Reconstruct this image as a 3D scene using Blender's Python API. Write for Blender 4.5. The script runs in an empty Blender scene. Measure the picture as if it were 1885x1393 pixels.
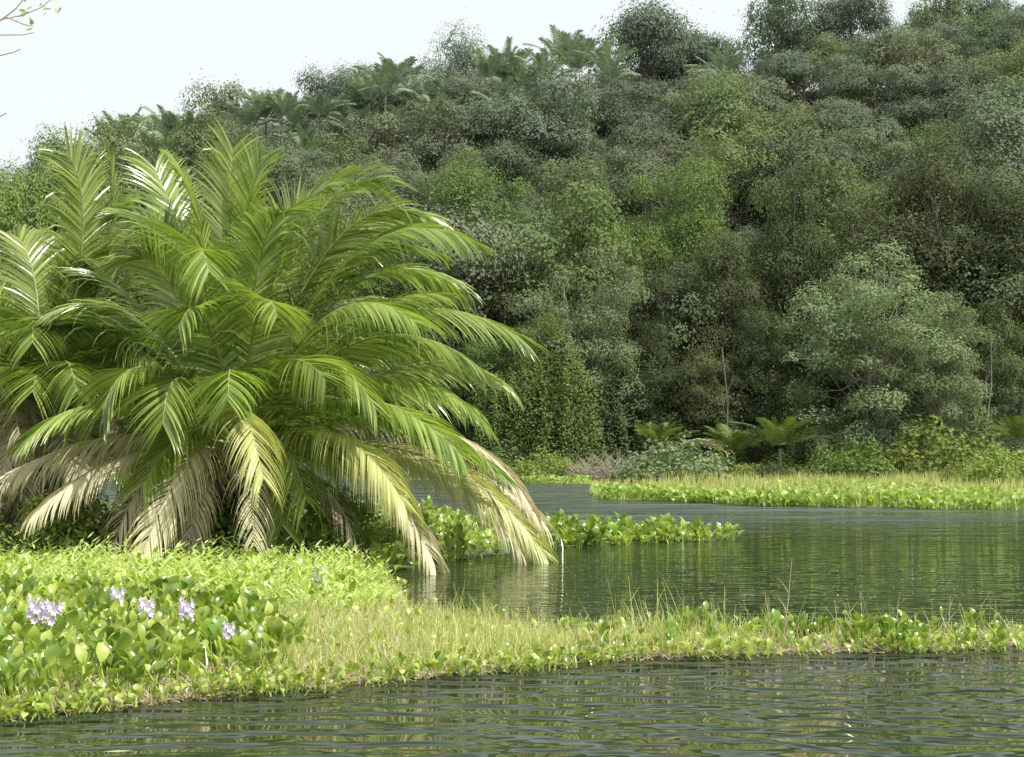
import bpy, math, random
from mathutils import Vector, Matrix
R=random.Random(7)
rad=math.radians
col=bpy.context.scene.collection
F=2590.0; CX=942.5; CY=696.5; HZ=830.0; CH=2.0
pitch=math.atan((HZ-CY)/F)
FW=Vector((0,math.cos(pitch),math.sin(pitch))); UP=Vector((0,-math.sin(pitch),math.cos(pitch)))
def ray(px,py): return FW+Vector(((px-CX)/F,0,0))+UP*((CY-py)/F)
def P(px,py,D):
    r=ray(px,py); return Vector((0,0,CH))+r*(D/r.y)
def G(px,py,z=0.0):
    r=ray(px,py); return Vector((0,0,CH))+r*((z-CH)/r.z)
# ---------------------------------------------------------------- mesh helper
class MB:
    def __init__(s): s.v=[]; s.f=[]
    def tube(s,pts,rs,n=6):
        b=len(s.v); L=len(pts)
        for i,p in enumerate(pts):
            t=(pts[min(i+1,L-1)]-pts[max(i-1,0)])
            if t.length<1e-6: t=Vector((0,0,1))
            t.normalize(); a=t.orthogonal() if abs(t.z)>.9 else t.cross(Vector((0,0,1)))
            a.normalize(); c=t.cross(a)
            for k in range(n):
                w=2*math.pi*k/n
                s.v.append(p+(a*math.cos(w)+c*math.sin(w))*rs[i])
        for i in range(L-1):
            for k in range(n):
                s.f.append((b+i*n+k,b+i*n+(k+1)%n,b+(i+1)*n+(k+1)%n,b+(i+1)*n+k))
    def leaf(s,p,d,w,l,wd):
        b=len(s.v); m=p+d*(l*.45)
        s.v+= [p,m+w*wd*.5,p+d*l,m-w*wd*.5]; s.f.append((b,b+1,b+2,b+3))
    def blade(s,p,d,w,l,wd,bend,n=3):
        b=len(s.v); q=p.copy(); d=d.copy()
        for i in range(n+1):
            h=wd*.5*(1-i/n)**.7 if i<n else 0.001
            s.v+=[q-w*h,q+w*h]
            q=q+d*(l/n); d=(d+bend/n).normalized()
        for i in range(n): s.f.append((b+2*i,b+2*i+1,b+2*i+3,b+2*i+2))
    def strip(s,pts,ws,wds):
        b=len(s.v)
        for p,w,h in zip(pts,ws,wds): s.v+=[p-w*h,p+w*h]
        for i in range(len(pts)-1): s.f.append((b+2*i,b+2*i+1,b+2*i+3,b+2*i+2))
    def build(s,name,mat,parent=None,smooth=False):
        me=bpy.data.meshes.new(name); me.from_pydata([tuple(v) for v in s.v],[],s.f)
        me.materials.append(mat)
        if smooth: me.polygons.foreach_set('use_smooth',[True]*len(me.polygons))
        me.update()
        o=bpy.data.objects.new(name,me); col.objects.link(o)
        if parent: o.parent=parent
        return o
def tag(o,label=None,cat=None,group=None,kind=None):
    if label: o['label']=label
    if cat: o['category']=cat
    if group: o['group']=group
    if kind: o['kind']=kind
    return o
def empty(name,loc=(0,0,0),rz=0,sc=(1,1,1)):
    o=bpy.data.objects.new(name,None); col.objects.link(o); o.location=loc; o.rotation_euler=(0,0,rz); o.scale=sc
    o.empty_display_size=.3
    return o
def copy_tree(o,parent=None):
    c=o.copy(); col.objects.link(c)
    if parent: c.parent=parent
    for ch in list(o.children): copy_tree(ch,c)
    return c
used=set()
def place(proto,loc,rz,sc,label,cat,group=None,mat=None):
    if proto.name in used: o=copy_tree(proto)
    else: used.add(proto.name); o=proto
    o.location=loc; o.rotation_euler=(0,0,rz); o.scale=sc
    for k in ('label','category','group'):
        if k in o: del o[k]
    tag(o,label,cat,group)
    if mat:
        for ch in [o]+list(o.children):
            if ch.type=='MESH' and (ch.name.startswith(('crown','foliage','frond')) or ch is o):
                ch.material_slots[0].link='OBJECT'; ch.material_slots[0].material=mat
    return o
# ---------------------------------------------------------------- materials
def leafmat(name,ca,cb,trans=.3,rough=.5,haze_tint=0,spec=.4,obj=.25,tcol=None):
    m=bpy.data.materials.new(name); m.use_nodes=True; n=m.node_tree.nodes; l=m.node_tree.links
    n.clear(); out=n.new('ShaderNodeOutputMaterial')
    geo=n.new('ShaderNodeNewGeometry'); oi=n.new('ShaderNodeObjectInfo')
    mix=n.new('ShaderNodeMixRGB'); mix.inputs[1].default_value=(*ca,1); mix.inputs[2].default_value=(*cb,1)
    l.new(geo.outputs['Random Per Island'],mix.inputs[0])
    hs=n.new('ShaderNodeHueSaturation'); mr=n.new('ShaderNodeMapRange'); mr.inputs[3].default_value=1-obj; mr.inputs[4].default_value=1+obj*1.3
    l.new(oi.outputs['Random'],mr.inputs[0]); l.new(mr.outputs[0],hs.inputs['Value'])
    m2=n.new('ShaderNodeMath'); m2.operation='MULTIPLY_ADD'; m2.inputs[1].default_value=-.04 if obj>.16 else -.015; m2.inputs[2].default_value=.502
    m3=n.new('ShaderNodeMath'); m3.operation='FRACT'; m4=n.new('ShaderNodeMath'); m4.operation='MULTIPLY'; m4.inputs[1].default_value=7.3
    l.new(oi.outputs['Random'],m4.inputs[0]); l.new(m4.outputs[0],m3.inputs[0]); l.new(m3.outputs[0],m2.inputs[0]); l.new(m2.outputs[0],hs.inputs['Hue'])
    l.new(mix.outputs[0],hs.inputs['Color']); c=hs.outputs[0]
    if haze_tint:  # aerial haze painted into the leaf colour, stronger with world distance
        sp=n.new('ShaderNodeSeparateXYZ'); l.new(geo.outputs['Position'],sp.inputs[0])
        r=n.new('ShaderNodeMapRange'); r.inputs[1].default_value=100; r.inputs[2].default_value=240; r.inputs[3].default_value=.05; r.inputs[4].default_value=haze_tint
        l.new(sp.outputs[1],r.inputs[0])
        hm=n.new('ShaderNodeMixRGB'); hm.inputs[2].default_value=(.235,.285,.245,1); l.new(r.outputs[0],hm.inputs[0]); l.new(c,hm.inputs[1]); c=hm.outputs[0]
    b=n.new('ShaderNodeBsdfPrincipled'); b.inputs['Roughness'].default_value=rough; b.inputs['Specular IOR Level'].default_value=spec
    l.new(c,b.inputs['Base Color'])
    t=n.new('ShaderNodeBsdfTranslucent')
    tm=n.new('ShaderNodeMixRGB'); tm.blend_type='MULTIPLY'; tm.inputs[0].default_value=1; tm.inputs[2].default_value=(*(tcol or (1.4,1.5,.7)),1)
    l.new(c,tm.inputs[1]); l.new(tm.outputs[0],t.inputs[0])
    ms=n.new('ShaderNodeMixShader'); ms.inputs[0].default_value=trans
    l.new(b.outputs[0],ms.inputs[1]); l.new(t.outputs[0],ms.inputs[2]); l.new(ms.outputs[0],out.inputs[0])
    return m
def noisemat(name,ca,cb,scale=3,rough=.9,bump=0):
    m=bpy.data.materials.new(name); m.use_nodes=True; n=m.node_tree.nodes; l=m.node_tree.links
    b=n['Principled BSDF']; tc=n.new('ShaderNodeTexCoord'); no=n.new('ShaderNodeTexNoise'); no.inputs['Scale'].default_value=scale; no.inputs['Detail'].default_value=8
    l.new(tc.outputs['Object'],no.inputs[0]); cr=n.new('ShaderNodeValToRGB'); cr.color_ramp.elements[0].position=.35; cr.color_ramp.elements[1].position=.65
    cr.color_ramp.elements[0].color=(*ca,1); cr.color_ramp.elements[1].color=(*cb,1)
    l.new(no.outputs[0],cr.inputs[0]); l.new(cr.outputs[0],b.inputs['Base Color']); b.inputs['Roughness'].default_value=rough
    if bump:
        bp=n.new('ShaderNodeBump'); bp.inputs['Distance'].default_value=bump; l.new(no.outputs[0],bp.inputs['Height']); l.new(bp.outputs[0],b.inputs['Normal'])
    return m
M={}
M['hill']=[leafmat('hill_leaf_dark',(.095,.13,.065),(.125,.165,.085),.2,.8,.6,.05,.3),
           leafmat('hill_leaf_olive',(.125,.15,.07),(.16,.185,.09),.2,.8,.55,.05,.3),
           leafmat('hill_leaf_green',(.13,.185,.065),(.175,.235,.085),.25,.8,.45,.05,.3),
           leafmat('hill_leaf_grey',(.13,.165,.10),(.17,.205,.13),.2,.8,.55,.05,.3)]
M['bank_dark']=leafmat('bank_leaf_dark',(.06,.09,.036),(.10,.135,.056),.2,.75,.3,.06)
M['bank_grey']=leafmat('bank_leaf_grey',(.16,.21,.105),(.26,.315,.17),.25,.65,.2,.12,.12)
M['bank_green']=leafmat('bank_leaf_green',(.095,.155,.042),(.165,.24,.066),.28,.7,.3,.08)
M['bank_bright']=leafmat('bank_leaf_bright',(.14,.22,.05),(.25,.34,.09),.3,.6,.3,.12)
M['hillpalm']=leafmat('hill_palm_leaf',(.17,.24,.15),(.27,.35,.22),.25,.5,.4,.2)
M['palm']=leafmat('palm_leaf',(.12,.20,.03),(.42,.51,.14),.34,.28,0,1.0,.15)
M['palm_y']=leafmat('palm_leaf_yellowing',(.42,.46,.15),(.72,.70,.36),.3,.4,0,.5,.1)
M['palm_dry']=leafmat('palm_leaf_dry',(.50,.46,.29),(.82,.77,.54),.28,.6,0,.3,.1,(1.1,1,.8))
M['palm_brown']=leafmat('palm_leaf_brown',(.22,.19,.12),(.50,.45,.30),.2,.7,0,.2,.1,(1,1,.8))
M['rachis']=noisemat('rachis_green',(.24,.30,.08),(.42,.44,.17),5,.5)
M['rachis_dry']=noisemat('rachis_dry',(.30,.26,.13),(.48,.40,.25),5,.6)
M['hy']=leafmat('hyacinth_leaf',(.11,.23,.03),(.38,.52,.12),.34,.27,0,.9,.25)
M['hy_far']=leafmat('hyacinth_leaf_far',(.20,.30,.06),(.44,.54,.17),.35,.4,0,.5,.1)
M['grass']=leafmat('grass_blade',(.32,.40,.11),(.76,.73,.40),.4,.5,0,.3,.05)
M['weed']=leafmat('weed_leaf',(.36,.50,.11),(.74,.80,.38),.4,.4,0,.6,.05)
M['sedge']=leafmat('far_sedge',(.28,.33,.10),(.62,.56,.27),.3,.6,0,.2,.05)
M['straw']=leafmat('dead_straw',(.34,.27,.16),(.70,.60,.42),.2,.7,0,.2,.05,(1,1,.8))
M['petal']=leafmat('lilac_petal',(.76,.63,.84),(.90,.83,.93),.35,.6,0,.2,.05,(1,1,1))
M['bark']=noisemat('bark_grey',(.11,.10,.08),(.24,.21,.17),2.5,.9)
M['bark_pale']=noisemat('bark_pale',(.22,.20,.16),(.40,.37,.31),2.5,.9)
M['twig']=noisemat('twig_brown',(.28,.25,.19),(.48,.43,.35),4,.9)
M['palm_trunk']=noisemat('palm_trunk_bark',(.05,.035,.02),(.14,.10,.07),6,.9,.05)
M['soil']=noisemat('forest_floor',(.03,.045,.02),(.06,.08,.03),.4,1)
M['mud']=noisemat('marsh_mud',(.14,.13,.06),(.36,.32,.17),9,.9,.04)
M['mudbank']=noisemat('dark_bank_mud',(.05,.075,.02),(.13,.17,.05),4,.9,.03)
M['farmat']=noisemat('far_marsh',(.18,.24,.07),(.34,.36,.14),1.2,1)
# ---------------------------------------------------------------- terrain
SK=[(-700,470),(-300,430),(0,385),(100,355),(230,312),(330,280),(430,248),(560,220),(700,182),(850,150),(950,158),(1060,150),(1150,120),(1300,118),(1380,98),(1500,38),(1700,18),(1885,10),(2400,0),(3200,60)]
def interp(T,x):
    if x<=T[0][0]: return T[0][1]
    for (a,b),(c,d) in zip(T,T[1:]):
        if x<=c: return b+(d-b)*(x-a)/(c-a)
    return T[-1][1]
YR=232.0
def hz(x,y):
    yr=interp(SK,CX+x/YR*F)+108
    H=(HZ-yr)/F*YR+2
    if y<104: z=-.9+(y-90)/14*1.1
    elif y<YR:
        s=(y-104)/(YR-104); z=.2+(H-.2)*(s*.85+.15*s*s*(3-2*s))
    else: z=H-(y-YR)*.35
    return max(z,-1.2) + (math.sin(x*.11+y*.07)+math.sin(x*.05-y*.13))*.9*min(1,max(0,(y-112)/30))
b=MB(); NX=90; NY=80
for j in range(NY+1):
    y=90+(j/NY)*330
    for i in range(NX+1):
        x=-260+520*i/NX; b.v.append(Vector((x,y,hz(x,y))))
for j in range(NY):
    for i in range(NX): a=j*(NX+1)+i; b.f.append((a,a+1,a+NX+2,a+NX+1))
tag(b.build('hill',M['soil'],smooth=True),kind='structure')
# water
def watermat():
    m=bpy.data.materials.new('lake_water'); m.use_nodes=True; n=m.node_tree.nodes; l=m.node_tree.links
    b=n['Principled BSDF']; b.inputs['IOR'].default_value=1.333
    g=n.new('ShaderNodeNewGeometry')
    def nz(sx,sy,sc,det,rot=0,dist=0):
        mp=n.new('ShaderNodeMapping'); mp.inputs['Scale'].default_value=(sx,sy,1); mp.inputs['Rotation'].default_value=(0,0,rot); l.new(g.outputs['Position'],mp.inputs[0])
        t=n.new('ShaderNodeTexNoise'); t.inputs['Scale'].default_value=sc; t.inputs['Detail'].default_value=det; t.inputs['Distortion'].default_value=dist; l.new(mp.outputs[0],t.inputs[0]); return t.outputs[0]
    def mul(a,k):
        q=n.new('ShaderNodeMath'); q.operation='MULTIPLY'; l.new(a,q.inputs[0])
        if isinstance(k,float): q.inputs[1].default_value=k
        else: l.new(k,q.inputs[1])
        return q.outputs[0]
    def add(a,c):
        q=n.new('ShaderNodeMath'); l.new(a,q.inputs[0]); l.new(c,q.inputs[1]); return q.outputs[0]
    sp=n.new('ShaderNodeSeparateXYZ'); l.new(g.outputs['Position'],sp.inputs[0])
    def rng(o,a,c,x,y):
        q=n.new('ShaderNodeMapRange'); q.inputs[1].default_value=a; q.inputs[2].default_value=c; q.inputs[3].default_value=x; q.inputs[4].default_value=y; l.new(o,q.inputs[0]); return q.outputs[0]
    nearx=rng(sp.outputs[0],-3,2.0,.055,.15)
    near=mul(rng(sp.outputs[1],13,16,1,.12),nearx)
    far=rng(sp.outputs[1],30,42,0,.45)
    h=mul(nz(.55,1.15,2.9,1,.08,.4),near)
    hf=mul(nz(.30,.5,1.3,3,.05,.3),far)
    h2=mul(nz(.5,1.5,6.5,0,-.08,.2),.012)
    h3=mul(nz(.25,1,1.2,1,.2),.018)
    wv=n.new('ShaderNodeTexWave'); wv.wave_type='RINGS'; wv.rings_direction='SPHERICAL'; wv.inputs['Scale'].default_value=.85; wv.inputs['Distortion'].default_value=2.0; wv.inputs['Detail'].default_value=1; wv.inputs['Detail Scale'].default_value=.7
    mp=n.new('ShaderNodeMapping'); mp.inputs['Location'].default_value=(1.5,-3,0); l.new(g.outputs['Position'],mp.inputs[0]); l.new(mp.outputs[0],wv.inputs[0])
    h4=mul(wv.outputs['Fac'],mul(rng(sp.outputs[1],13,16,.015,.0015),1.0))
    H=add(add(add(add(h,h2),h3),hf),h4)
    st=rng(nz(.16,.8,1.0,4,.03,.4),.40,.62,.1,1.0)
    wind=mul(rng(sp.outputs[1],32,44,0,1),st)
    ro=rng(wind,0,1,.02,.45); l.new(ro,b.inputs['Roughness'])
    cm=n.new('ShaderNodeMixRGB'); cm.inputs[1].default_value=(.028,.042,.022,1); cm.inputs[2].default_value=(.085,.105,.105,1); l.new(wind,cm.inputs[0]); l.new(cm.outputs[0],b.inputs['Base Color'])  # paler base colour on wind-ruffled far water paints in silvery sky sheen
    bp=n.new('ShaderNodeBump'); bp.inputs['Distance'].default_value=1; bp.inputs['Strength'].default_value=1; l.new(H,bp.inputs['Height']); l.new(bp.outputs[0],b.inputs['Normal'])
    return m
b=MB(); b.v=[Vector(p) for p in((-900,-60,0),(900,-60,0),(900,1500,0),(-900,1500,0))]; b.f=[(0,1,2,3)]
tag(b.build('water',watermat()),kind='structure')
# slabs
def inpoly(x,y,poly):
    c=False; n=len(poly)
    for i in range(n):
        x1,y1=poly[i]; x2,y2=poly[i-1]
        if (y1>y)!=(y2>y) and x<(x2-x1)*(y-y1)/(y2-y1)+x1: c=not c
    return c
def wpoly(pp): return [(G(*p).x,G(*p).y) for p in pp]
def sample(poly,n):
    xs=[p[0] for p in poly]; ys=[p[1] for p in poly]; out=[]
    while len(out)<n:
        x=R.uniform(min(xs),max(xs)); y=R.uniform(min(ys),max(ys))
        if inpoly(x,y,poly): out.append((x,y))
    return out
def slab(name,poly,z,mat):
    pts=[]
    for i in range(len(poly)):
        a=Vector((*poly[i],0)); c=Vector((*poly[(i+1)%len(poly)],0)); k=max(1,int((c-a).length/.3)); k=min(k,60)
        nrm=(c-a).normalized().cross(Vector((0,0,1)))
        for j in range(k):
            q=a.lerp(c,j/k)+nrm*(R.uniform(-.14,.06)); pts.append(q)
    b=MB(); n=len(pts)
    b.v=[Vector((p.x,p.y,z)) for p in pts]+[Vector((p.x,p.y,-.4)) for p in pts]
    b.f=[tuple(range(n))]+[(i,(i+1)%n,(i+1)%n+n,i+n) for i in range(n)]
    return tag(b.build(name,mat),kind='structure')
FM=wpoly([(-90,1328),(150,1306),(420,1278),(620,1260),(900,1236),(1080,1214),(1300,1208),(1500,1199),(1700,1197),(1980,1180),(1980,1172),(1700,1177),(1400,1174),(1150,1168),(1000,1166),(850,1158),(760,1130),(742,1095),(700,1066),(560,1052),(300,1046),(-90,1040)])
PB=wpoly([(-400,1043),(560,1049),(700,1055),(800,1036),(950,1018),(1060,1006),(1200,999),(1335,995),(1335,993),(1200,988),(1000,980),(900,965),(800,945),(600,925),(-900,905)])
FF=wpoly([(860,886),(1000,890),(1180,893),(1150,899),(1085,909),(1110,919),(1300,925),(1500,932),(1700,935),(2100,938),(2400,875),(500,875)])
slab('marsh_ground',FM,.025,M['mud']); slab('palm_bank',PB,.02,M['mudbank']); slab('far_marsh',FF,.03,M['farmat'])
# ---------------------------------------------------------------- trees
def rdir(up=-1):
    while True:
        v=Vector((R.gauss(0,1),R.gauss(0,1),R.gauss(0,1)))
        if v.length>.1:
            v.normalize()
            if v.z>up: return v
def add_leaf(b,p,out,ls,asp=.6,jit=.45):
    nrm=(out+Vector((0,0,.4))+rdir()*jit).normalized()
    d=nrm.cross(rdir())
    if d.length<.1: d=nrm.orthogonal()
    d.normalize(); w=nrm.cross(d)
    b.leaf(p,d,w,ls*R.uniform(.7,1.3),ls*asp*R.uniform(.8,1.2))
def tree_proto(name,H,cz,rx,rz,nb,br,nleaf,ls,seed,mat,bark,tr=.22,shell=.72,zmin=-.5,flat=.75):
    global R; R=random.Random(seed)
    e=empty(name); cr=MB(); tk=MB(); blobs=[]
    for i in range(nb):
        d=rdir(zmin); k=shell*R.uniform(.6,1.2)
        if i<nb*.2: k*=.5
        c=Vector((d.x*rx*k,d.y*rx*k,cz+d.z*rz*k)); blobs.append((c,br*R.uniform(.5,1.5)))
    tot=sum(r*r for c,r in blobs)
    for c,r in blobs:
        for _ in range(int(nleaf*r*r/tot)):
            d=rdir(-.45); q=r*(1-abs(R.gauss(0,.15)))
            if R.random()<.10: q=r*R.uniform(1,1.4)
            wob=1+.2*math.sin(d.x*7+c.x)+.17*math.sin(d.y*8+c.y+d.z*5)
            add_leaf(cr,c+Vector((d.x*q,d.y*q,d.z*q*flat))*wob,d,ls)
    top=Vector((R.uniform(-.5,.5),R.uniform(-.5,.5),cz))
    mid=Vector((R.uniform(-.3,.3),R.uniform(-.3,.3),(cz)*.5))
    tk.tube([Vector((0,0,-1)),Vector((0,0,.4)),mid,top],[tr*1.5,tr*1.1,tr*.85,tr*.5],7)
    for c,r in blobs:
        s=mid.lerp(top,R.uniform(0,1)); m=s.lerp(c,.5)+Vector((R.uniform(-.4,.4),R.uniform(-.4,.4),R.uniform(-.5,.1)))
        tk.tube([s,m,c+Vector((0,0,r*.2))],[tr*.4,tr*.25,tr*.08],5)
        for _ in range(3):
            d=rdir(-.3); a=m.lerp(c,R.uniform(.3,1)); tk.tube([a,c+d*r*R.uniform(.6,1)],[tr*.14,tr*.04],4)
    tk.build('trunk',bark,e,True); cr.build('crown',mat,e)
    return e
HP=[]
specs=[(10,6.4,5.4,4.2,30,1.6,12500,.245,.8,-.3,.75),(9,6.0,6.4,3.0,32,1.6,12500,.245,.86,-.05,.55),(13,8.0,4.4,5.6,36,1.3,11500,.26,.8,-.6,.8),(10,6.2,5.2,4.2,18,2.2,12000,.255,.74,-.4,.7),(11,7.0,6.4,4.0,30,1.6,13500,.235,.84,-.15,.62),(9,5.4,4.6,4.6,34,1.25,10000,.25,.84,-.5,.8)]
for i,s in enumerate(specs):
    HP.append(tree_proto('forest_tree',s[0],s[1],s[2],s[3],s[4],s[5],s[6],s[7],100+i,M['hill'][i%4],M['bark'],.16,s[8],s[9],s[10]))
# ---- fronds
def frond(P0,P1,P2,mat,rmat,parent,nl=92,LL=1.15,wd=.042,g=.16,r0=.038,start=.15,seg=5,rough=0,name='frond',sub=True,dn=.30):
    b=MB(); rc=MB(); N=18
    def B(t): return P0*(1-t)**2+P1*2*t*(1-t)+P2*t*t
    def T(t): 
        v=(P1-P0)*(1-t)+(P2-P1)*t
        return v.normalized()
    ref=(P2-P0); ref.z=0
    if ref.length<.3: ref=Vector((.8,.3,0))
    Sg=ref.normalized().cross(Vector((0,0,1)))
    rc.tube([B(i/N) for i in range(N+1)],[r0*(1-.85*i/N) for i in range(N+1)],5)
    roll=R.uniform(-.5,.5); ph=R.uniform(0,6)
    for i in range(nl):
        tt=(i+.5)/nl; t=start+(1-start)*tt; p=B(t); tv=T(t)
        S=(Sg-tv*Sg.dot(tv)).normalized(); Nn=S.cross(tv)
        if Nn.z<0 and abs(tv.z)<.8: Nn=-Nn
        S=(S*math.cos(roll)+Nn*math.sin(roll)).normalized()
        prof=(math.sin(math.pi*(.12+.76*tt)))**.5
        for sd in (-1,1):
            if rough and R.random()<rough*.2: continue
            L=LL*prof*R.uniform(.86,1.06)
            hor=1-abs(tv.z)*.85
            d=(tv*(.5+.38*tt)+S*sd*(.78-.26*tt)+Nn*(.10+R.uniform(-.06,.06)+.08*math.sin(tt*9+ph+sd))+Vector((0,0,-dn*hor))+rdir()*.035).normalized()
            gg=g*(R.uniform(.8,1.25)+(R.random()<.09)*3); q=p.copy(); ps=[];ws=[];hs=[]
            tw=R.uniform(-.4,.4)+.3*sd
            for k in range(seg+1):
                w=(tv-d*tv.dot(d))
                if w.length<.05: w=Nn.copy()
                w.normalize(); w=(w*math.cos(tw)+d.cross(w)*math.sin(tw))
                ps.append(q.copy()); ws.append(w); hs.append(wd*.5*(.5,1,1,.8,.5,.04)[min(5,round(k*5/seg))])
                q=q+d*(L/seg); d=(d+Vector((0,0,-1))*gg*(k+1)*.36).normalized()
            b.strip(ps,ws,hs)
    o=b.build(name,mat,parent)
    if sub: rc.build('rachis',rmat,o,True)
    return o
def rfrond(C,az,el,L,dr,*a,**k):
    d1=Vector((math.cos(az)*math.cos(el),math.sin(az)*math.cos(el),math.sin(el)))
    e2=el-dr; d2=Vector((math.cos(az)*math.cos(e2),math.sin(az)*math.cos(e2),math.sin(e2)))
    return frond(C,C+d1*L*.6,C+d2*L*.92,*a,**k)
def palm_base(name,C,D):
    base=Vector((C.x,C.y,.05)); e=empty(name,base)
    b=MB(); H=C.z-.05
    n=8; b.tube([Vector((0,0,-.3))]+[Vector((0,0,H*i/n)) for i in range(n+1)],[.5]+[.42+.06*(i%2) for i in range(n+1)],12)
    for i in range(90):
        a=R.uniform(0,6.28); z=R.uniform(.1,H); d=Vector((math.cos(a),math.sin(a),1.1)).normalized()
        s=Vector((math.cos(a)*.38,math.sin(a)*.38,z)); b.tube([s,s+d*.35],[.07,.03],5)
    b.build('trunk',M['palm_trunk'],e)
    return e,base
def skirt(e,C,base,n,a0,a1):
    for i in range(n):
        L=R.uniform(2.4,4.0)
        o=rfrond(C-base,rad(a0+(a1-a0)*(i+.5)/n+R.uniform(-9,9)),rad(R.uniform(-5,26)),L,rad(R.uniform(36,56)),M['palm_brown'] if i%3==0 else M['palm_dry'],M['rachis_dry'],e,nl=60,LL=.95,wd=.032,g=.4,rough=.8)
        o['label']='dead straw and grey-brown hanging frond'
R=random.Random(21)
def explicit(e,base,C,D,lst):
    for (cx,cy,cd,tx,ty,td,mt) in lst:
        mat,rm,g,ro,wd,LL=[(M['palm'],M['rachis'],.16,0,.042,1.22),(M['palm_y'],M['rachis'],.28,.3,.038,1.1),(M['palm_dry'],M['rachis_dry'],.38,.6,.034,1.05),(M['palm_brown'],M['rachis_dry'],.5,1,.03,.95)]['gydb'.index(mt)]
        P1=P(cx,cy,D+cd); P2=P(tx,ty,D+td)
        if P2.z<.12: P2.z=.12
        if mt=='g': P1=P1*.84+(C+P2)*.08
        o=frond(C-base,P1-base,P2-base,mat,rm,e,g=g,rough=ro,wd=wd,LL=LL*R.uniform(.92,1.1))
        if mt=='y': o['label']='yellowing frond'
        if mt in 'db': o['label']='dry straw coloured frond' if mt=='d' else 'dead brown frond'
C1=P(440,840,26); e,base=palm_base('oil_palm',C1,26)
explicit(e,base,C1,26,[(400,480,.5,428,275,.9,'g'),(540,220,1,715,340,1,'g'),(620,270,-.5,860,440,-1,'g'),(680,400,.8,955,620,.5,'g'),
 (730,540,-1,880,770,-2,'g'),(820,740,-.5,1005,1035,-.8,'y'),(700,780,-2.2,800,1040,-3,'d'),(430,640,-3,485,880,-4,'y'),(360,740,-2.2,262,1020,-3,'d'),
 (240,740,-1,-20,890,-2,'d'),(360,440,.6,285,310,1.2,'g'),(320,260,-1,385,500,-2,'g'),(560,470,-2,690,750,-3,'g'),(650,580,-2.3,850,840,-3,'g'),
 (690,220,1.5,800,410,2.5,'g'),(810,540,1,930,710,1.5,'g'),(510,330,2,530,390,3,'g'),(460,380,-.8,520,390,-1.5,'g'),(500,340,0,620,330,-.4,'g'),(800,760,.8,1000,960,.5,'d'),
 (240,520,-1.5,190,750,-2.5,'g'),(620,700,-2.6,745,930,-3.4,'y'),(220,420,1,140,510,2,'g'),
 (580,340,.4,790,460,.2,'g'),(640,330,1.2,840,530,1.6,'g'),(650,470,-1.2,860,660,-1.8,'g'),(590,410,-1.4,760,590,-2.2,'g'),(470,410,-1.4,510,580,-2.6,'g'),(380,420,-1.6,330,600,-2.6,'g'),
 (720,650,-.6,910,860,-1.2,'g'),(420,360,.3,480,300,.2,'g'),(340,340,.6,230,390,.4,'g'),(580,300,.2,750,390,0,'g'),(300,540,-2,300,780,-3,'g'),(840,680,.2,975,930,0,'d'),
 (180,640,-1.6,60,800,-2.4,'g'),(420,540,-2.4,420,740,-3.4,'g'),(500,540,-2.2,600,700,-3.2,'g'),(260,460,.2,110,570,0,'g'),(240,780,-1.6,70,940,-2.4,'d'),(860,790,-.4,960,1015,-.9,'d'),
 (380,380,0,340,330,.2,'g'),(450,360,1.2,590,350,1.6,'g'),(320,440,-.6,250,470,-1,'g')])
for i in range(16):
    rfrond(C1-base,rad(5+i*170/15+R.uniform(-8,8)),rad(R.uniform(35,74)),R.uniform(4.4,5.4),rad(R.uniform(15,42)),M['palm'],M['rachis'],e,nl=74,wd=.045)
for i in range(5):
    rfrond(C1-base,rad(R.uniform(180,360)),rad(R.uniform(20,50)),R.uniform(2.6,3.4),rad(R.uniform(40,70)),M['palm'],M['rachis'],e,nl=60)
skirt(e,C1,base,7,190,340)
tag(e,'large bright green oil palm at the water edge with dry fronds trailing to its right','palm')
C2=P(70,850,28); e,base=palm_base('oil_palm',C2,28)
explicit(e,base,C2,28,[(220,350,-.5,125,285,-1,'g'),(250,400,0,205,310,.2,'g'),(210,440,-1.8,345,740,-2.8,'g'),(60,400,0,180,480,-.5,'g'),(-40,460,-.5,-190,640,-1,'g'),
 (120,520,-2,140,720,-3.2,'g'),(0,600,-2,40,830,-3,'b'),(30,500,-1,-80,700,-2,'g'),(150,450,1,320,480,1,'g'),(60,440,-1.4,60,630,-2.6,'g'),(20,420,.6,-90,460,1,'g'),(160,640,-1.5,235,830,-2.4,'b'),
 (140,400,.5,260,410,.6,'g'),(100,420,1,20,430,1.4,'g'),(160,490,-1,270,620,-1.8,'g'),(20,560,-1.5,0,720,-2.5,'g'),(200,540,-1.2,300,670,-2,'g'),(-10,460,.2,-60,510,0,'g'),(90,490,-1,110,600,-2,'g'),(50,700,-1.2,0,880,-2.2,'d'),(90,560,-2,60,720,-3,'g'),
 (180,600,-.6,330,770,-1,'g'),(220,480,.4,380,600,.4,'g'),(140,380,.8,200,380,1,'g'),(160,400,1.2,290,400,1.5,'g'),(120,720,-1.6,150,920,-2.6,'d'),(0,740,-1,-80,930,-1.6,'d')])
for i in range(18):
    rfrond(C2-base,rad(5+i*170/17+R.uniform(-8,8)),rad(R.uniform(25,66)),R.uniform(4.4,5.3),rad(R.uniform(20,50)),M['palm'],M['rachis'],e,nl=74,wd=.045)
skirt(e,C2,base,9,190,350)
tag(e,'oil palm at the left edge with dead brown fronds hanging below its green crown','palm')
C3=P(-190,800,32); e,base=palm_base('oil_palm',C3,32)
for i in range(26):
    rfrond(C3-base,rad(i*360/26+R.uniform(-8,8)),rad(R.uniform(20,68)),R.uniform(5,6.2),rad(R.uniform(30,60)),M['palm'],M['rachis'],e,nl=70,wd=.045)
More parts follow.
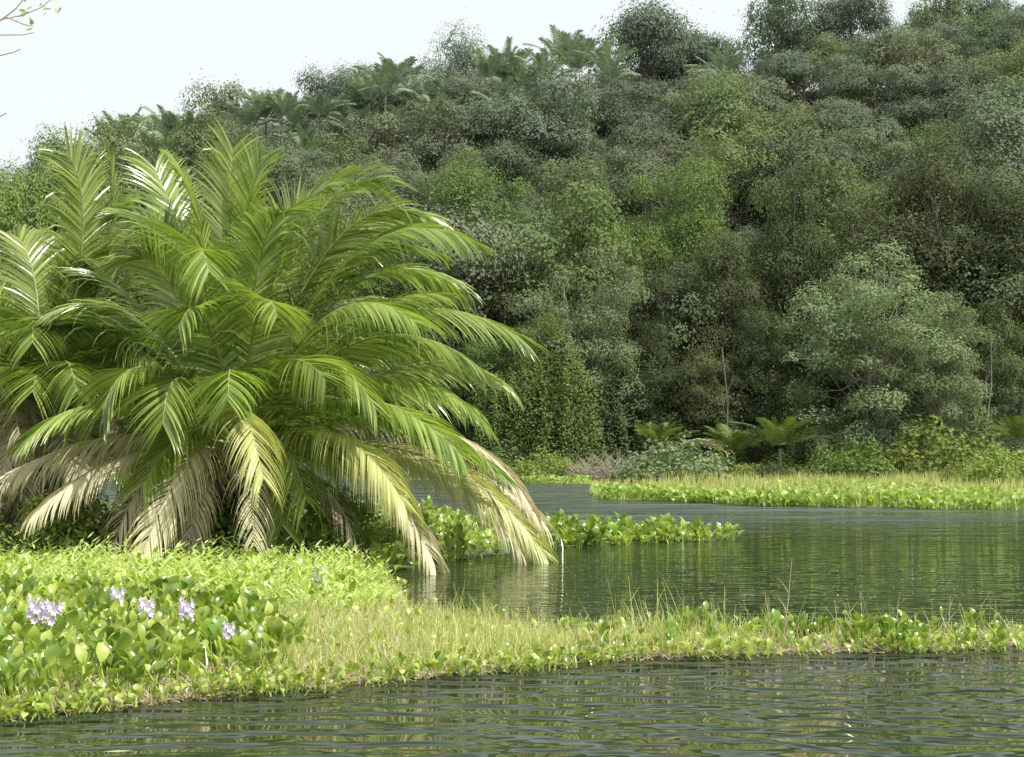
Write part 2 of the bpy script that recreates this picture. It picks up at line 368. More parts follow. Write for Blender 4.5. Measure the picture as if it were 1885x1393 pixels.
tag(e,'oil palm mostly cut off by the left frame edge, behind the other two','palm')
# hill palms
HPALM=[]
for s in range(3):
    R=random.Random(50+s); e=empty('hill_palm'); b=MB(); b.tube([Vector((0,0,-1)),Vector((.1,0,3)),Vector((0,0,6))],[.25,.2,.17],7); b.build('trunk',M['bark'],e)
    for i in range(17):
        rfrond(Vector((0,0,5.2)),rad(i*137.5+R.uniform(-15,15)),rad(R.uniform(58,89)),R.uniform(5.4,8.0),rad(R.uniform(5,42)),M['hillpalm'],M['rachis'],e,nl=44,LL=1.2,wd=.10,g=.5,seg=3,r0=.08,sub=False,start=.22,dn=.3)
    HPALM.append(e)
# ---------------------------------------------------------------- hillside forest
R=random.Random(3)
names=['dark green rounded','wide-topped dark olive','tall bright green','grey-green bushy','broad layered dark','low rounded olive']
cnt=0
y=117.0
while y<238:
    w=.372*y+2; x=-w+R.uniform(0,5)
    while x<w:
        xx=x+R.uniform(-2.4,2.4); yy=y+R.uniform(-2.6,2.6); k=R.choice([0,0,0,1,1,2,3,4,4,4,5])
        if y<150 and R.random()<.3: k=2
        s=R.uniform(.7,1.5)*(1.1 if y>180 else 1); px=CX+xx/yy*F
        x+=R.uniform(6.6,9.2)*(1 if y<180 else 1.1)
        if y<165 and px<560 and R.random()<.5: continue
        if y>205: s=min(s,1.2)
        zone=('upper' if y>195 else 'middle' if y>155 else 'lower')+' '+('left' if px<630 else 'right' if px>1260 else 'central')
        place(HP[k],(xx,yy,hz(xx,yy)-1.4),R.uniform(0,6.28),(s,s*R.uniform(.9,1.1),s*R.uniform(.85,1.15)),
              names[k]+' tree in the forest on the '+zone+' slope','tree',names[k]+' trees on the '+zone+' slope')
        cnt+=1
    y+=7.4
print('hill trees',cnt)
def skyobj(proto,px,topy,D,h,label,cat,mat=None,sw=1):
    t=P(px,topy,D); z=hz(t.x,D)-1; s=(t.z-z)/h
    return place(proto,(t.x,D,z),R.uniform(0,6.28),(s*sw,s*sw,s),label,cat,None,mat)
for px,ty,lab in [(1205,8,'tall dark tree rising above the skyline just right of the ridge palms'),(1290,50,'tall dark tree on the skyline right of the tallest domed one'),
    (1440,8,'big dark tree on the skyline left of the widest right-hand crown'),(1560,-10,'very broad dark tree crown at the top of the hill, upper right'),(1740,-5,'dark tree on the ridge left of the top right corner'),(1850,-5,'dark tree at the top right corner of the ridge'),
    (430,140,'lone bushy tree poking above the left skyline'),(840,78,'pale rounded tree on the ridge between two palm groups'),(620,125,'dark domed tree on the skyline between the lone tree and the pale one')]:
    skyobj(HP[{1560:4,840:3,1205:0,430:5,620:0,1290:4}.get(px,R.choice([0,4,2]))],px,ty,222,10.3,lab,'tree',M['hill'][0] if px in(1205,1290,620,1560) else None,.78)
hp=[(235,190),(318,182),(270,235),(490,148),(735,82),(770,125),(925,68),(1035,45),(1085,55),(975,92),(1120,70),(680,118),(540,160),(375,195),(960,160),(1330,78),(90,270)]
hl=['leftmost tall feathery palm on the left skyline','feathery palm on the skyline right of the leftmost one','palm just below the skyline between the two leftmost ridge palms','palm on the skyline right of the lone bushy tree',
 'palm on the ridge at the middle left of the skyline','palm slightly below the ridge beside the pale rounded tree','upright palm on the ridge left of the tallest ridge palms','tallest palm on the ridge, centre of the skyline','ridge palm directly right of the tallest one',
 'palm leaning in below the tallest ridge palm','ridge palm next to the tall dark domed tree','palm on the ridge right of the dark domed left tree','palm on the skyline left of the dark domed tree','small palm left of the lone bushy tree',
 'palm on the slope below the centre ridge palms','palm in the dip of the right skyline','small palm low on the far left skyline']
for (px,ty),lab in zip(hp,hl):
    D=R.uniform(198,212); t=P(px,ty,D); s=R.uniform(.9,1.05)
    place(HPALM[R.randrange(3)],(t.x,D,t.z-12.6*s),R.uniform(0,6.28),(s,s,s),lab,'palm')
for i,(px,ty) in enumerate([(200,212),(345,195),(460,165),(520,155),(590,150),(710,102),(400,200),(895,80),(945,85),(300,215),(1060,62),(140,252),(870,165),(905,205),(660,185),(560,215),(440,220),(740,180),(1000,180),(930,135),(1005,75),(800,150)]):
    D=R.uniform(190,206); t=P(px,ty,D); s=R.uniform(.75,.95); up='along the skyline' if ty<130 or px<600 else 'on the upper slope'
    place(HPALM[R.randrange(3)],(t.x,D,t.z-12.6*s),R.uniform(0,6.28),(s,s,s),'smaller feathery palm mixed into the canopy '+up+', '+('left' if px<630 else 'centre'),'palm','smaller palms '+up+', '+('left' if px<630 else 'centre'))
# ---------------------------------------------------------------- bank trees
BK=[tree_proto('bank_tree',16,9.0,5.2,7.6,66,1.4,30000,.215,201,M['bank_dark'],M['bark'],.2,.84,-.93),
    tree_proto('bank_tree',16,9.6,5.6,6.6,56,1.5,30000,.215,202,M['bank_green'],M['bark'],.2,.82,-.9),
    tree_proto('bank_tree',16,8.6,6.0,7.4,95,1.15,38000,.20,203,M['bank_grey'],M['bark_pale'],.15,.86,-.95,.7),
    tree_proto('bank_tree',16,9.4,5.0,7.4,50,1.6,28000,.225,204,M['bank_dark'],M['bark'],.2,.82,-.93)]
R=random.Random(11)
bank=[(880,300,230,126,1,'bank_green','bright green tree on the lower slope just right of the big palm'),
(1130,400,200,118,0,'bank_green','fresh green tree at the middle of the far bank'),
(1250,300,220,124,1,'bank_green','green tree behind the middle of the far bank'),
(960,450,230,113,0,'bank_dark','dark tree on the far bank right of the palm fronds'),
(1240,480,190,112,3,'bank_dark','dark tree between the pale-branched tree and the shadowed gap'),
(1340,420,210,113,0,'bank_dark','dark slender tree at the shadowed gap of the far bank'),
(1460,290,230,116,0,'bank_dark','very dark vine-clad tree left of the grey-green spreading tree'),
(1740,265,330,116,3,'bank_dark','huge dark tree behind the grey-green spreading tree'),
(1870,330,280,113,0,'bank_dark','dark tree at the right frame edge of the far bank'),
(1590,380,240,114,3,'bank_dark','dark tree directly behind the grey-green spreading tree'),
(1080,480,250,107,2,'bank_grey','pale-branched grey-green tree leaning over the far bank'),
(1610,470,330,101,2,'bank_grey','large grey-green spreading tree at the right of the far bank'),
(1720,560,200,99,2,'bank_grey','smaller grey-green tree joined to the right side of the spreading one'),
(1000,580,150,105,1,'bank_green','vine-covered green tree at the left end of the far bank'),
(800,430,240,112,0,'bank_dark','dark tree partly hidden by the right fronds of the big palm'),
(640,430,260,114,1,'bank_green','green tree seen through the top fronds of the big palm'),
(480,420,260,114,3,'bank_dark','dark tree seen behind the upright centre frond'),
(300,400,260,114,1,'bank_green','tree behind the gap between the two nearest palms'),
(1400,560,170,107,0,'bank_dark','small dark tree left of the spreading grey-green tree'),
(1300,640,170,106,3,'bank_dark','low dark tree filling the shadowed gap of the bank'),
(1190,600,190,107,3,'bank_dark','small dark tree under the fresh green tree'),
(1820,560,180,106,3,'bank_dark','dark small tree right of the spreading grey-green tree'),
(30,300,240,70,1,'bank_bright','pale green tree on the left edge behind the palms'),
(900,620,170,106,1,'bank_green','green low tree behind the rightmost palm frond tips')]
for px,ty,wp,D,k,mt,lab in bank:
    t=P(px,ty,D); z=max(hz(t.x,D),.0)-.5; sz=(t.z-z)/15.8; sx=wp/F*D/11.2
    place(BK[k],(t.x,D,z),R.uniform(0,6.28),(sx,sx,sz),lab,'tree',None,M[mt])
# shrubs & vines
SH=[]
for i in range(3):
    R=random.Random(300+i); e=empty('shrub'); c=MB(); s=MB()
    for k in range(20):
        d=rdir(0); cc=Vector((d.x*1.5,d.y*1.3,.2+abs(d.z)*R.uniform(.3,1.3))); 
        s.tube([Vector((0,0,0)),cc*.5,cc],[.05,.03,.01],4)
        for _ in range(180):
            dd=rdir(-.6); add_leaf(c,cc+dd*R.uniform(.15,.6),dd,.16,.6,.9)
    s.build('stem',M['twig'],e); c.build('foliage',M['bank_bright'],e); SH.append(e)
R=random.Random(12)
for i in range(56):
    px=870+i*19.5+R.uniform(-18,18); D=R.uniform(92,106); x=(px-CX)/F*D; s=R.choice([.5,.7,.9,1.2,1.7])*R.uniform(.8,1.2)
    if 1480<px<1800 and i%2: s*=1.4
    zone='left' if px<1200 else 'middle' if px<1550 else 'right'
    mt=M[R.choice(['bank_green','bank_bright','bank_green','bank_dark'])]
    place(SH[i%3],(x,D,max(.02,hz(x,D))),R.uniform(0,6.28),(s*1.3,s*1.15,s*R.uniform(.7,1.1)),'low leafy shrub in the undergrowth along the '+zone+' part of the far bank','shrub','undergrowth shrubs, far bank '+zone,mt)
for px,sc,D,mt,lab in [(1240,1.7,88,'bank_grey','pale round bush at the waterline left of the dead palm frond'),(1850,1.3,80,'bank_bright','bright green bush at the right edge above the sedge'),(1780,.9,84,'bank_bright','smaller bright bush left of the one at the right edge'),
      (1560,1.7,92,'bank_green','green bush at the foot of the spreading grey-green tree'),(1730,2.4,94,'bank_green','tall bush under the right side of the spreading tree'),(1010,1.2,90,'bank_bright','light green bush at the left end of the far bank')]:
    x=(px-CX)/F*D; place(SH[1],(x,D,.02),R.uniform(0,6),(sc*1.2,sc,sc),lab,'bush',None,M[mt])
R=random.Random(77)
def vine(px,ty,wp,D,lab,mat):
    t=P(px,ty,D); H=t.z; W=wp/F*D*.5; b=MB()
    for s in range(16):
        x=R.gauss(0,W*.7); z=H*R.uniform(.45,1)*(1-.25*min(1,abs(x)/W)); yy=R.uniform(-.6,.6)
        while z>.2:
            x+=R.uniform(-.12,.12); z-=.11
            for _ in range(4):
                o=rdir(); add_leaf(b,Vector((x,yy,z))+o*R.uniform(.05,.6),Vector((0,-.8,.6)),.2,.7,.9)
    o=b.build('hanging_vine',mat); o.location=(t.x,D,0); tag(o,lab,'vine')
vine(905,660,90,102,'leafy vine curtain hanging behind the tips of the palm fronds',M['bank_green'])
vine(965,640,90,102,'second vine curtain from the left on the far bank',M['bank_green'])
vine(1045,610,80,101,'bright green vine curtain hanging left of the shadowed gap',M['bank_green'])
vine(1110,690,90,103,'low vine curtain under the pale-branched leaning tree',M['bank_dark'])
vine(1200,650,70,105,'dark vine curtain left of the shadowed gap',M['bank_dark'])
vine(1280,680,60,105,'vine strand in the shadowed middle of the far bank',M['bank_dark'])
vine(1420,660,70,104,'dark vine curtain right of the shadowed gap',M['bank_dark'])
vine(1500,660,90,100,'vine curtain draped on the left side of the spreading grey-green tree',M['bank_green'])
for px,ty,by,ln,D,lab in [(1335,640,840,-6,102.5,'slender bare tree standing in the shadowed gap'),(1810,620,800,14,99,'thin bare tree near the right edge of the far bank')]:
    a=P(px,by,D); c=P(px+ln,ty,D); e=empty('bare_tree',(a.x,D,0)); o0=Vector((a.x,D,0)); b=MB(); b.tube([Vector((0,0,0)),a-o0+Vector((.1,0,0)),(a.lerp(c,.5)-o0)+Vector((.3,0,0)),c-o0],[.09,.08,.06,.04],6); b.build('trunk',M['bark'],e,True)
    for _ in range(4):
        b=MB(); s=a.lerp(c,R.uniform(.4,1))-o0; b.tube([s,s+Vector((R.uniform(-1.5,1.5),0,R.uniform(.6,1.8)))],[.03,.015],4); b.build('branch',M['bark'],e)
    tag(e,lab,'tree')
# small bank palms
for k,(px,ty,D,sx,s,lab) in enumerate([(1350,770,100,.6,.38,'young palm at the middle of the far bank'),(1435,750,98,.65,.45,'young palm just left of the spreading tree'),(1212,765,100,.5,.33,'young palm behind the pale round bush'),(1868,745,98,.6,.4,'young palm near the right edge of the far bank')]):
    t=P(px,ty,D); place(HPALM[k%3],(t.x,D,t.z-12.4*s),R.uniform(0,6),(sx,sx,s),lab,'palm',None,M['bank_green'])
e=empty('dead_palm_frond',P(1340,838,90)); frond(Vector((0,0,0)),Vector((-.9,0,1.1)),Vector((-2.1,-.2,1.0)),M['palm_brown'],M['rachis_dry'],e,nl=36,LL=.7,wd=.06,seg=3,name='leaflets',g=.5)
tag(e,'dry tan palm frond lying in the far bank undergrowth','frond')
b=MB()
for i in range(300):
    a=R.uniform(0,3.14); r=R.uniform(.3,2.4); s=Vector((R.uniform(-1.8,1.8),R.uniform(-.6,.6),R.uniform(0,.6)))
    q=s+Vector((math.cos(a)*r,R.uniform(-.5,.5),math.sin(a)*r*.8)); b.tube([s,s.lerp(q,.5)+rdir()*.2,q],[.026,.018,.008],4)
o=b.build('dead_brush',M['twig']); o.location=((1110-CX)/F*89,89,.05); tag(o,'tangle of bare grey-brown twigs at the waterline of the far bank','dead brush')
# ---------------------------------------------------------------- far marsh cover
R=random.Random(31)
b=MB()
FF2=list(FF[:-3])+wpoly([(1990,938),(1990,880),(860,880)])
for x,y in sample(FF2,34000):
    pt=math.sin(x*.5+1.3*math.sin(y*.3))+math.sin(x*.21+y*.1)
    if x>6 and pt<-.7 and R.random()<.75: continue
    h=R.uniform(.15,.65)*(1+.6*math.sin(x*.35+y*.2))*min(1,max(.35,(x-3)/6)); w=Vector((R.uniform(-1,1),R.uniform(-.3,.3),0)).normalized()
    b.blade(Vector((x,y,.02)),(Vector((0,0,1))+rdir()*.3).normalized(),w,h,.065,rdir()*.3,2)
tag(b.build('sedge_grass',M['sedge']),'yellow-green sedge covering the flat marsh in front of the far bank','grass',None,'stuff')
def hy_leaf(b,base,az,tilt,pl,bl,bw,pw=.012,bend=.5):
    out=Vector((math.cos(az),math.sin(az),0)); d=(out*math.sin(tilt)+Vector((0,0,1))*math.cos(tilt))
    side=Vector((-math.sin(az),math.cos(az),0))
    mid=base+d*pl*.5+out*(-.01); tip=base+d*pl
    b.strip([base,mid,tip],[side]*3,[pw,pw*1.2,pw*.5])
    d2=(d+out*R.uniform(-.1,bend)+rdir()*.2).normalized(); nrm=side.cross(d2).normalized(); s=len(b.v); side=(side+rdir()*.25).normalized()
    prof=[.12,.72,1.0,.92,.55,.04]
    for i,w in enumerate(prof):
        u=i/5; c=tip+d2*(bl*u)+nrm*(-.12*bl*math.sin(u*3.14)); hw=bw*.5*w
        b.v+=[c-side*hw+nrm*(hw*-.4),c,c+side*hw+nrm*(hw*-.4)]
    for i in range(5):
        a=s+3*i; b.f+=[(a,a+1,a+4,a+3),(a+1,a+2,a+5,a+4)]
b=MB()
EF=[(G(930,888),G(1090,891)),(G(1100,918),G(1300,925)),(G(1300,925),G(1500,932)),(G(1500,932),G(1700,935)),(G(1700,935),G(1980,938)),(G(1600,934),G(1980,938))]
for i in range(6400):
    k=R.randrange(len(EF)); a,c=EF[k]
    if k==0 and R.random()<.6: continue
    q=a.lerp(c,R.random())
    q.y+=(abs(R.gauss(0,3)) if k<3 else abs(R.gauss(0,6)) if k==3 else abs(R.gauss(0,12))); q.y-=.9*(1+math.sin(q.x*.9)+.6*math.sin(q.x*2.3)); q.z=.02
    hy_leaf(b,q,R.uniform(0,6.28),R.uniform(.1,1.0),R.uniform(.05,.4),R.uniform(.16,.32),R.uniform(.14,.26),.02)
tag(b.build('water_hyacinth_bed',M['hy_far'],smooth=True),'pale green bed of water hyacinth edging the far marsh','water plants',None,'stuff')
# ---------------------------------------------------------------- hyacinth plants
HY=[]
for i in range(5):
    R=random.Random(400+i); b=MB()
    for k in range(R.randint(8,11)):
        az=k*2.4+R.uniform(-.3,.3); hy_leaf(b,Vector((R.uniform(-.05,.05),R.uniform(-.05,.05),0)),az,R.uniform(.05,.6),R.uniform(.10,.30),R.uniform(.11,.18),R.uniform(.085,.13),.01,.35)
    HY.append(b.build('water_hyacinth',M['hy'],smooth=True))
R=random.Random(41)
CA=wpoly([(-60,1316),(150,1300),(400,1274),(520,1258),(560,1200),(470,1150),(300,1120),(-60,1110)])
for i,(x,y) in enumerate(sample(CA,150)):
    s=R.uniform(.7,1.2); fr='front' if y<13.2 else 'back'
    place(HY[i%5],(x,y,.02),R.uniform(0,6.28),(s,s,s),'glossy green water hyacinth plant in the '+fr+' of the dense cluster at lower left','water plant','water hyacinths at lower left, '+fr)
A=wpoly([(1000,1212),(1300,1206),(1500,1197),(1700,1194),(1960,1178),(1960,1173),(1700,1179),(1400,1176),(1150,1170)])
for i,(x,y) in enumerate(sample(A,46)):
    if i%2: x=R.choice([3.0,3.3,3.9,4.3,4.8])+R.gauss(0,.2); y=min(14.6,max(13.8,y))
    s=R.uniform(.45,.85); px=CX+x/y*F; side='left half' if px<1450 else 'right half'
    place(HY[i%5],(x,y,.02),R.uniform(0,6.28),(s,s,s),'small water hyacinth plant in the '+side+' of the near weed strip','water plant','water hyacinths in the near strip, '+side)
SP=wpoly([(980,1018),(1060,1008),(1200,1001),(1345,996),(1345,992),(1200,987),(1000,982)])
for i,(x,y) in enumerate(sample(SP,62)):
    s=R.uniform(.8,1.55); place(HY[i%5],(x,y,.0),R.uniform(0,6.28),(s*1.2,s*1.2,s),'large-leaved water hyacinth on the spit reaching out from the palm','water plant','water hyacinths on the spit by the palm',M['hy_far'] if R.random()<.6 else None)
UA=wpoly([(560,1052),(700,1057),(820,1038),(980,1022),(1000,981),(900,966),(800,947),(650,932),(560,1000)])
for i,(x,y) in enumerate(sample(UA,40)):
    s=R.uniform(1.0,1.6); place(HY[i%5],(x,y,.02),R.uniform(0,6.28),(s,s,s),'water hyacinth growing under the right-hand palm fronds','water plant','water hyacinths under the palm fronds',M['hy_far'] if i%2 else None)
# flowering
for px,py,gy,sc,lab in [(65,1130,1205,1.3,'leftmost lilac hyacinth flower spike with a twin beside it'),(97,1133,1207,1.25,'lilac flower spike directly right of the leftmost one'),(215,1102,1165,1.1,'small lilac flower spike standing further back'),
    (268,1126,1195,1.2,'lilac flower spike in the middle of the hyacinth cluster'),(342,1126,1200,1.15,'pale lilac flower spike right of the middle one'),(420,1164,1235,.8,'small purple flower low in the hyacinth cluster'),(590,1064,1100,1.5,'lone pale flower spike near the mat tip in front of the palm'),(130,1185,1240,.6,'small flower low between hyacinth leaves')]:
    g=G(px,gy,.03); top=P(px,py,g.y); H=top.z-.03; e=empty('flowering_hyacinth',g)
    b=MB(); b.tube([Vector((0,0,0)),Vector((.01,0,H*.5)),Vector((0,0,H+.05))],[.007,.006,.004],5); b.build('stalk',M['hy'],e)
    b=MB()
    for k in range(18):
        z=H-.07*sc+k/18*.17*sc; az=k*2.4; c=Vector((math.cos(az)*.03*sc,math.sin(az)*.03*sc,z)); o=Vector((math.cos(az),math.sin(az),.35)).normalized()
        a=o.orthogonal().normalized(); bb=o.cross(a)
        for j in range(6):
            w=j*1.047; d=(a*math.cos(w)+bb*math.sin(w)+o*.7).normalized(); wv=d.cross(o).normalized(); b.leaf(c+o*.01,d,wv,.045*sc,.028*sc)
    b.build('flower_spike',M['petal'],e)
    b=MB()
    for k in range(5): hy_leaf(b,Vector((0,0,0)),k*1.26,R.uniform(.3,.7),R.uniform(.1,.18),.12,.10)
    b.build('leaf_rosette',M['hy'],e,True); tag(e,lab,'flower')
# ---------------------------------------------------------------- near grasses
R=random.Random(51)
def patch(x,y): return .5+.5*math.sin(x*2.1+1.7*math.sin(y*1.3+x*.7))*math.cos(y*1.1-x*.6)
b=MB()
def grass(poly,n,h0,h1,wd,lean=.45):
    for x,y in sample(poly,n):
        k=patch(x,y)*.6+.4*patch(x*2.3,y*2.1)
        if R.random()>k*1.25: continue
        w=Vector((R.uniform(-1,1),R.uniform(-.5,.5),0)).normalized()
        b.blade(Vector((x,y,.02)),(Vector((0,0,1))+rdir()*lean).normalized(),w,R.uniform(h0,h1)*(.35+1.0*k),wd*R.uniform(.6,1.6),rdir()*.9,3)
grass(wpoly([(430,1262),(620,1258),(900,1234),(1080,1212),(1080,1168),(850,1162),(740,1132),(560,1130)]),6000,.08,.40,.011)
grass(wpoly([(900,1232),(1080,1212),(1300,1207),(1500,1197),(1700,1194),(1980,1178),(1980,1172),(1700,1178),(1400,1176),(1000,1170)]),2700,.06,.28,.011)
grass(wpoly([(560,1258),(900,1228),(1885,1188),(1885,1175),(1000,1170),(700,1150)]),1000,.25,.6,.009,.4)
grass(FM,2600,.08,.28,.01)
tag(b.build('marsh_grass',M['grass']),'fine yellow-green grass growing through the near floating mat','grass',None,'stuff')
b=MB()
W1=wpoly([(-60,1120),(250,1118),(480,1135),(620,1150),(745,1110),(700,1068),(560,1054),(300,1048),(-60,1044)])
def weed(x,y,H,ls,z=.02):
    d=(Vector((0,0,1))+rdir()*.4).normalized(); p=Vector((x,y,z)); n=9
    for i in range(n):
        p=p+d*H/n; az=i*2.4+R.random(); o=Vector((math.cos(az),math.sin(az),R.uniform(-.1,.8))).normalized(); w=o.cross(Vector((0,0,1))+rdir()*.3).normalized()
        b.leaf(p,o,w,ls*R.uniform(.7,1.2),ls*.2)
for x,y in sample(W1,2000): weed(x,y,R.uniform(.1,.42)*(.35+1.4*patch(x,y)),.17)
for x,y in sample(FM,1300): weed(x,y,R.uniform(.06,.2),.08)
for x,y in sample(CA,160): weed(x,y,R.uniform(.1,.25),.1)
tag(b.build('marsh_weed',M['weed']),'pale green narrow-leaved weeds carpeting the mat in front of the palms','weeds',None,'stuff')
b=MB()
def edge(pts,n,back):
    for _ in range(n):
        i=R.randrange(len(pts)-1); q=G(*pts[i]).lerp(G(*pts[i+1]),R.random()); q.y+=R.uniform(-.25,back)*R.random(); q.z=.01
        d=(rdir(-.1)+Vector((0,-.3,.2))).normalized(); w=d.orthogonal().normalized(); b.blade(q,d,w,R.uniform(.05,.22),.011,Vector((0,0,-.7)),3)
edge([(-60,1324),(150,1306),(420,1278),(620,1260),(900,1236),(1080,1214),(1300,1208),(1500,1199),(1700,1197),(1980,1180)],6000,1.0)
for x,y in sample(FM,5500):
    q=Vector((x,y,.04)); d=(rdir(0)+Vector((0,0,.5))).normalized(); b.blade(q,d,d.orthogonal().normalized(),R.uniform(.1,.30),.011,rdir()*.6,3)
tag(b.build('dead_litter',M['straw']),'straw coloured dead stems along the front edge of the floating mat','plant litter',None,'stuff')
b=MB()
pts=[(-60,1324),(150,1310),(420,1281),(620,1263),(900,1239),(1080,1217),(1300,1210),(1500,1201),(1700,1199),(1980,1182)]
for _ in range(1900):
    i=R.random(); k=R.randrange(9); q=G(*pts[k]).lerp(G(*pts[k+1]),i)
    if R.random()>patch(q.x*1.7,q.y)+.4: continue
    q.y+=R.uniform(-.28,.5)-.15*math.sin(q.x*3); q.z=.01
    hy_leaf(b,q,R.uniform(0,6.28),R.uniform(.2,1.2),R.uniform(.03,.14),R.uniform(.04,.11),R.uniform(.035,.085),.006)
for x,y in sample(FM,1700):
    hy_leaf(b,Vector((x,y,.03)),R.uniform(0,6.28),R.uniform(.1,.9),R.uniform(.05,.28),R.uniform(.05,.12),R.uniform(.04,.085),.006)
for x,y in sample(CA,1000):
    hy_leaf(b,Vector((x,y,.03)),R.uniform(0,6.28),R.uniform(.05,.6),R.uniform(.08,.3),R.uniform(.11,.18),R.uniform(.08,.12),.01,.35)
for x,y in sample(SP,550)+sample(UA,1500):
    hy_leaf(b,Vector((x,y+R.uniform(-.5,.3),.0)),R.uniform(0,6.28),R.uniform(.3,1.1),R.uniform(.05,.25),R.uniform(.12,.24),R.uniform(.1,.2),.01)
for x,y in sample(W1,600):
    hy_leaf(b,Vector((x,y,.03)),R.uniform(0,6.28),R.uniform(.1,.7),R.uniform(.08,.35),R.uniform(.10,.2),R.uniform(.07,.14),.01)
tag(b.build('broadleaf_weed',M['hy'],smooth=True),'small round-leaved water weeds mixed into the floating mat','weeds',None,'stuff')
# tall reeds
for px,gy,ty,ln,lab in [(1440,1188,1025,18,'tallest dry reed stalk standing in the near strip'),(1165,1180,1060,-8,'thin green reed in the middle of the near strip'),(1420,1185,1090,-12,'short leaning reed left of the tallest stalk'),(1740,1185,1095,10,'reed near the right end of the near strip'),(1205,1180,1065,6,'thin reed right of the middle one'),(895,1200,1085,-6,'reed stem at the left part of the near strip'),(1330,1182,1080,4,'reed between the middle and tallest ones')]:
    g=G(px,gy,.02); t=P(px+ln,ty,g.y)-g; b=MB(); b.tube([Vector((0,0,0)),t*.5+Vector((.01,0,0)),t],[.008,.006,.003],5)
    for k in range(3): b.blade(t*(.2+.2*k),(Vector((R.uniform(-.6,.6),0,1))).normalized(),Vector((1,0,0)),.2,.012,Vector((R.uniform(-.6,.6),0,-.3)))
    o=b.build('reed_stalk',M['straw'] if px in(1440,1420,1740) else M['grass']); o.location=g; tag(o,lab,'reed')
# bank under palm: shrubs
R=random.Random(61)
for px,gy,sc,lab in [(500,1028,.85,'dark vine-covered bush at the foot of the big palm'),(300,1030,.7,'leafy bush under the left fronds of the big palm'),(140,1030,.7,'leafy bush in the shade between the two palms'),(620,1015,.7,'low bush right of the palm trunk'),(740,1005,.5,'small bush behind the trailing dry fronds'),(0,1025,.7,'leafy bush at the left edge below the palm')]:
    g=G(px,gy,.05); place(SH[0],g,R.uniform(0,6),(sc,sc,sc*1.1),lab,'bush',None,M['bank_bright'])
g=G(489,1035,.05); b=MB(); b.tube([Vector((0,0,0)),Vector((.02,0,.7)),P(489,890,g.y)-g],[.025,.022,.018],6); o=b.build('bare_stake',M['bark_pale']); o.location=g; tag(o,'thin pale upright stem in front of the palm foot','stem')
# overhanging twig top left
R=random.Random(71); e=empty('overhanging_branch',P(-120,60,7)); O=P(-120,60,7); lf=MB()
for l in [[(-120,60),(-20,40),(40,28),(75,14),(92,0)],[(-120,75),(0,64),(40,64),(62,60)],[(-120,105),(0,102),(25,96),(38,90)],[(10,30),(45,45),(60,48)],[(-60,215),(0,214),(12,208)],[(0,38),(30,15),(50,-10)]]:
    pp=[P(x,y,7)-O for x,y in l]; b=MB(); b.tube(pp,[.0045*(1-.7*i/len(pp)) for i in range(len(pp))],5); b.build('twig',M['twig'],e)
    for p in pp[2:]:
        for _ in range(3 if l[0][1]<70 else 0):
            d=(rdir()+Vector((.4,0,0))).normalized(); lf.leaf(p+rdir()*.01,d,d.orthogonal().normalized(),.05,.022)
for x,y in [(100,14),(112,12),(60,10),(80,28),(48,20)]:
    d=rdir(); lf.leaf(P(x,y,7)-O,d,d.orthogonal().normalized(),.045,.02)
lf.build('foliage',M['sedge'],e); tag(e,'pale twigs with a few small leaves hanging in at the top left corner','branch')
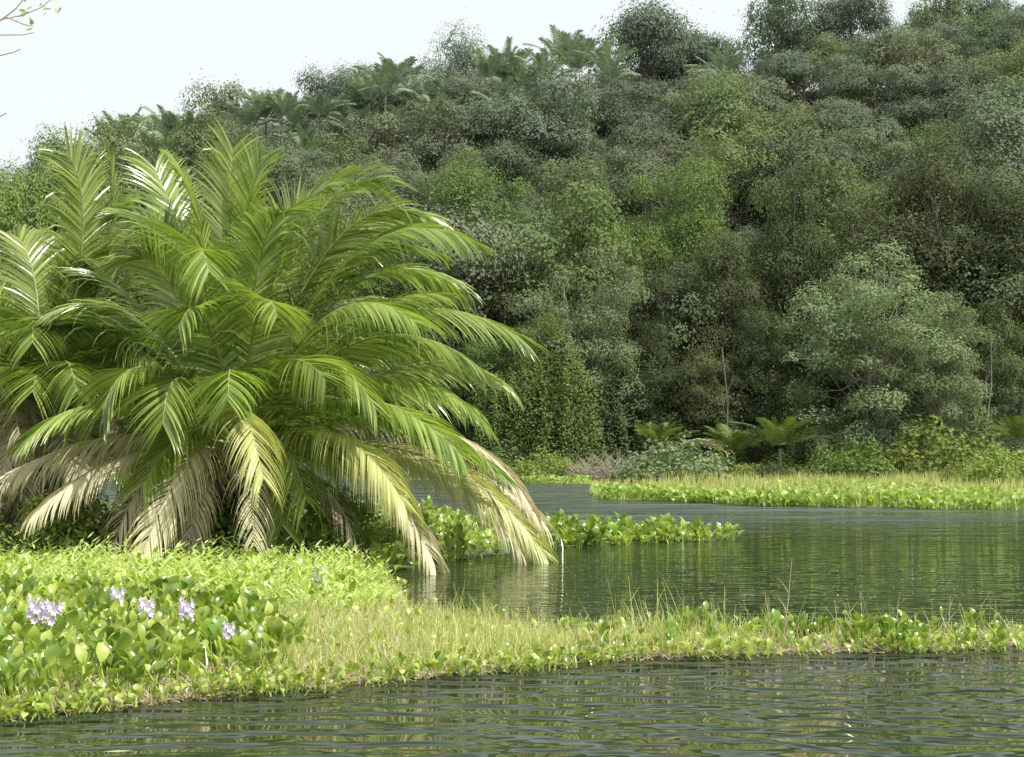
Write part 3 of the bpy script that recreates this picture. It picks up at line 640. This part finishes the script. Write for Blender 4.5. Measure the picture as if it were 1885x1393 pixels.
# flecks
b=MB()
R=random.Random(81)
for _ in range(420):
    q=G(R.uniform(1000,1900),1040+abs(R.gauss(0,60)),.006)
    if q.y<16: continue
    b.leaf(q,Vector((1,0,0)),Vector((0,1,0)),R.uniform(.015,.04),.03)
tag(b.build('floating_flecks',M['petal']),'tiny pale flecks drifting on the dark water channel','debris',None,'stuff')
for i,(px,py) in enumerate([(190,1383),(1395,988)]):
    g=G(px,py,.008); b=MB(); w=Vector((0,1,0)); b.leaf(Vector((0,0,0)),Vector((1,.1,0)).normalized(),w,.2 if i==0 else .5,.06); o=b.build('floating_leaf' if i==0 else 'floating_stick',M['palm_y'] if i==0 else M['straw']); o.location=g
    tag(o,['yellow leaf floating in the bottom left foreground','thin floating stick off the tip of the hyacinth spit'][i],['leaf','stick'][i])
# ---------------------------------------------------------------- light, world, camera
sv=Vector((.42,-.30,.80)).normalized()
sl=bpy.data.lights.new('sun','SUN'); sl.energy=5; sl.angle=rad(.5); sl.color=(1,.96,.88)
so=bpy.data.objects.new('sun',sl); col.objects.link(so); so.rotation_euler=(-sv).to_track_quat('-Z','Y').to_euler()
w=bpy.data.worlds.new('World'); bpy.context.scene.world=w; w.use_nodes=True; n=w.node_tree.nodes; l=w.node_tree.links
sky=n.new('ShaderNodeTexSky'); sky.sky_type='NISHITA'; sky.sun_disc=False; sky.sun_elevation=math.asin(sv.z); sky.sun_rotation=math.atan2(sv.x,sv.y); sky.dust_density=3; sky.air_density=1.2
tc=n.new('ShaderNodeTexCoord'); sx=n.new('ShaderNodeSeparateXYZ'); l.new(tc.outputs['Generated'],sx.inputs[0])
mr=n.new('ShaderNodeMapRange'); mr.inputs[1].default_value=.5; mr.inputs[2].default_value=.85; mr.inputs[3].default_value=1; mr.inputs[4].default_value=.12; l.new(sx.outputs[2],mr.inputs[0])
mx=n.new('ShaderNodeMixRGB'); mx.inputs[2].default_value=(6.15,6.6,6.7,1); l.new(mr.outputs[0],mx.inputs[0]); l.new(sky.outputs[0],mx.inputs[1])
bg=n['Background']; bg.inputs[1].default_value=.15; l.new(mx.outputs[0],bg.inputs[0])
cd=bpy.data.cameras.new('camera'); cam=bpy.data.objects.new('camera',cd); col.objects.link(cam)
cam.location=(0,0,CH); cam.rotation_euler=(math.pi/2+pitch,0,0); cd.sensor_width=36; cd.lens=F/1885*36; cd.clip_end=3000; cd.clip_start=.1
bpy.context.scene.camera=cam
sc=bpy.context.scene; sc.view_settings.view_transform='Standard'; sc.view_settings.look='None'; sc.view_settings.exposure=0
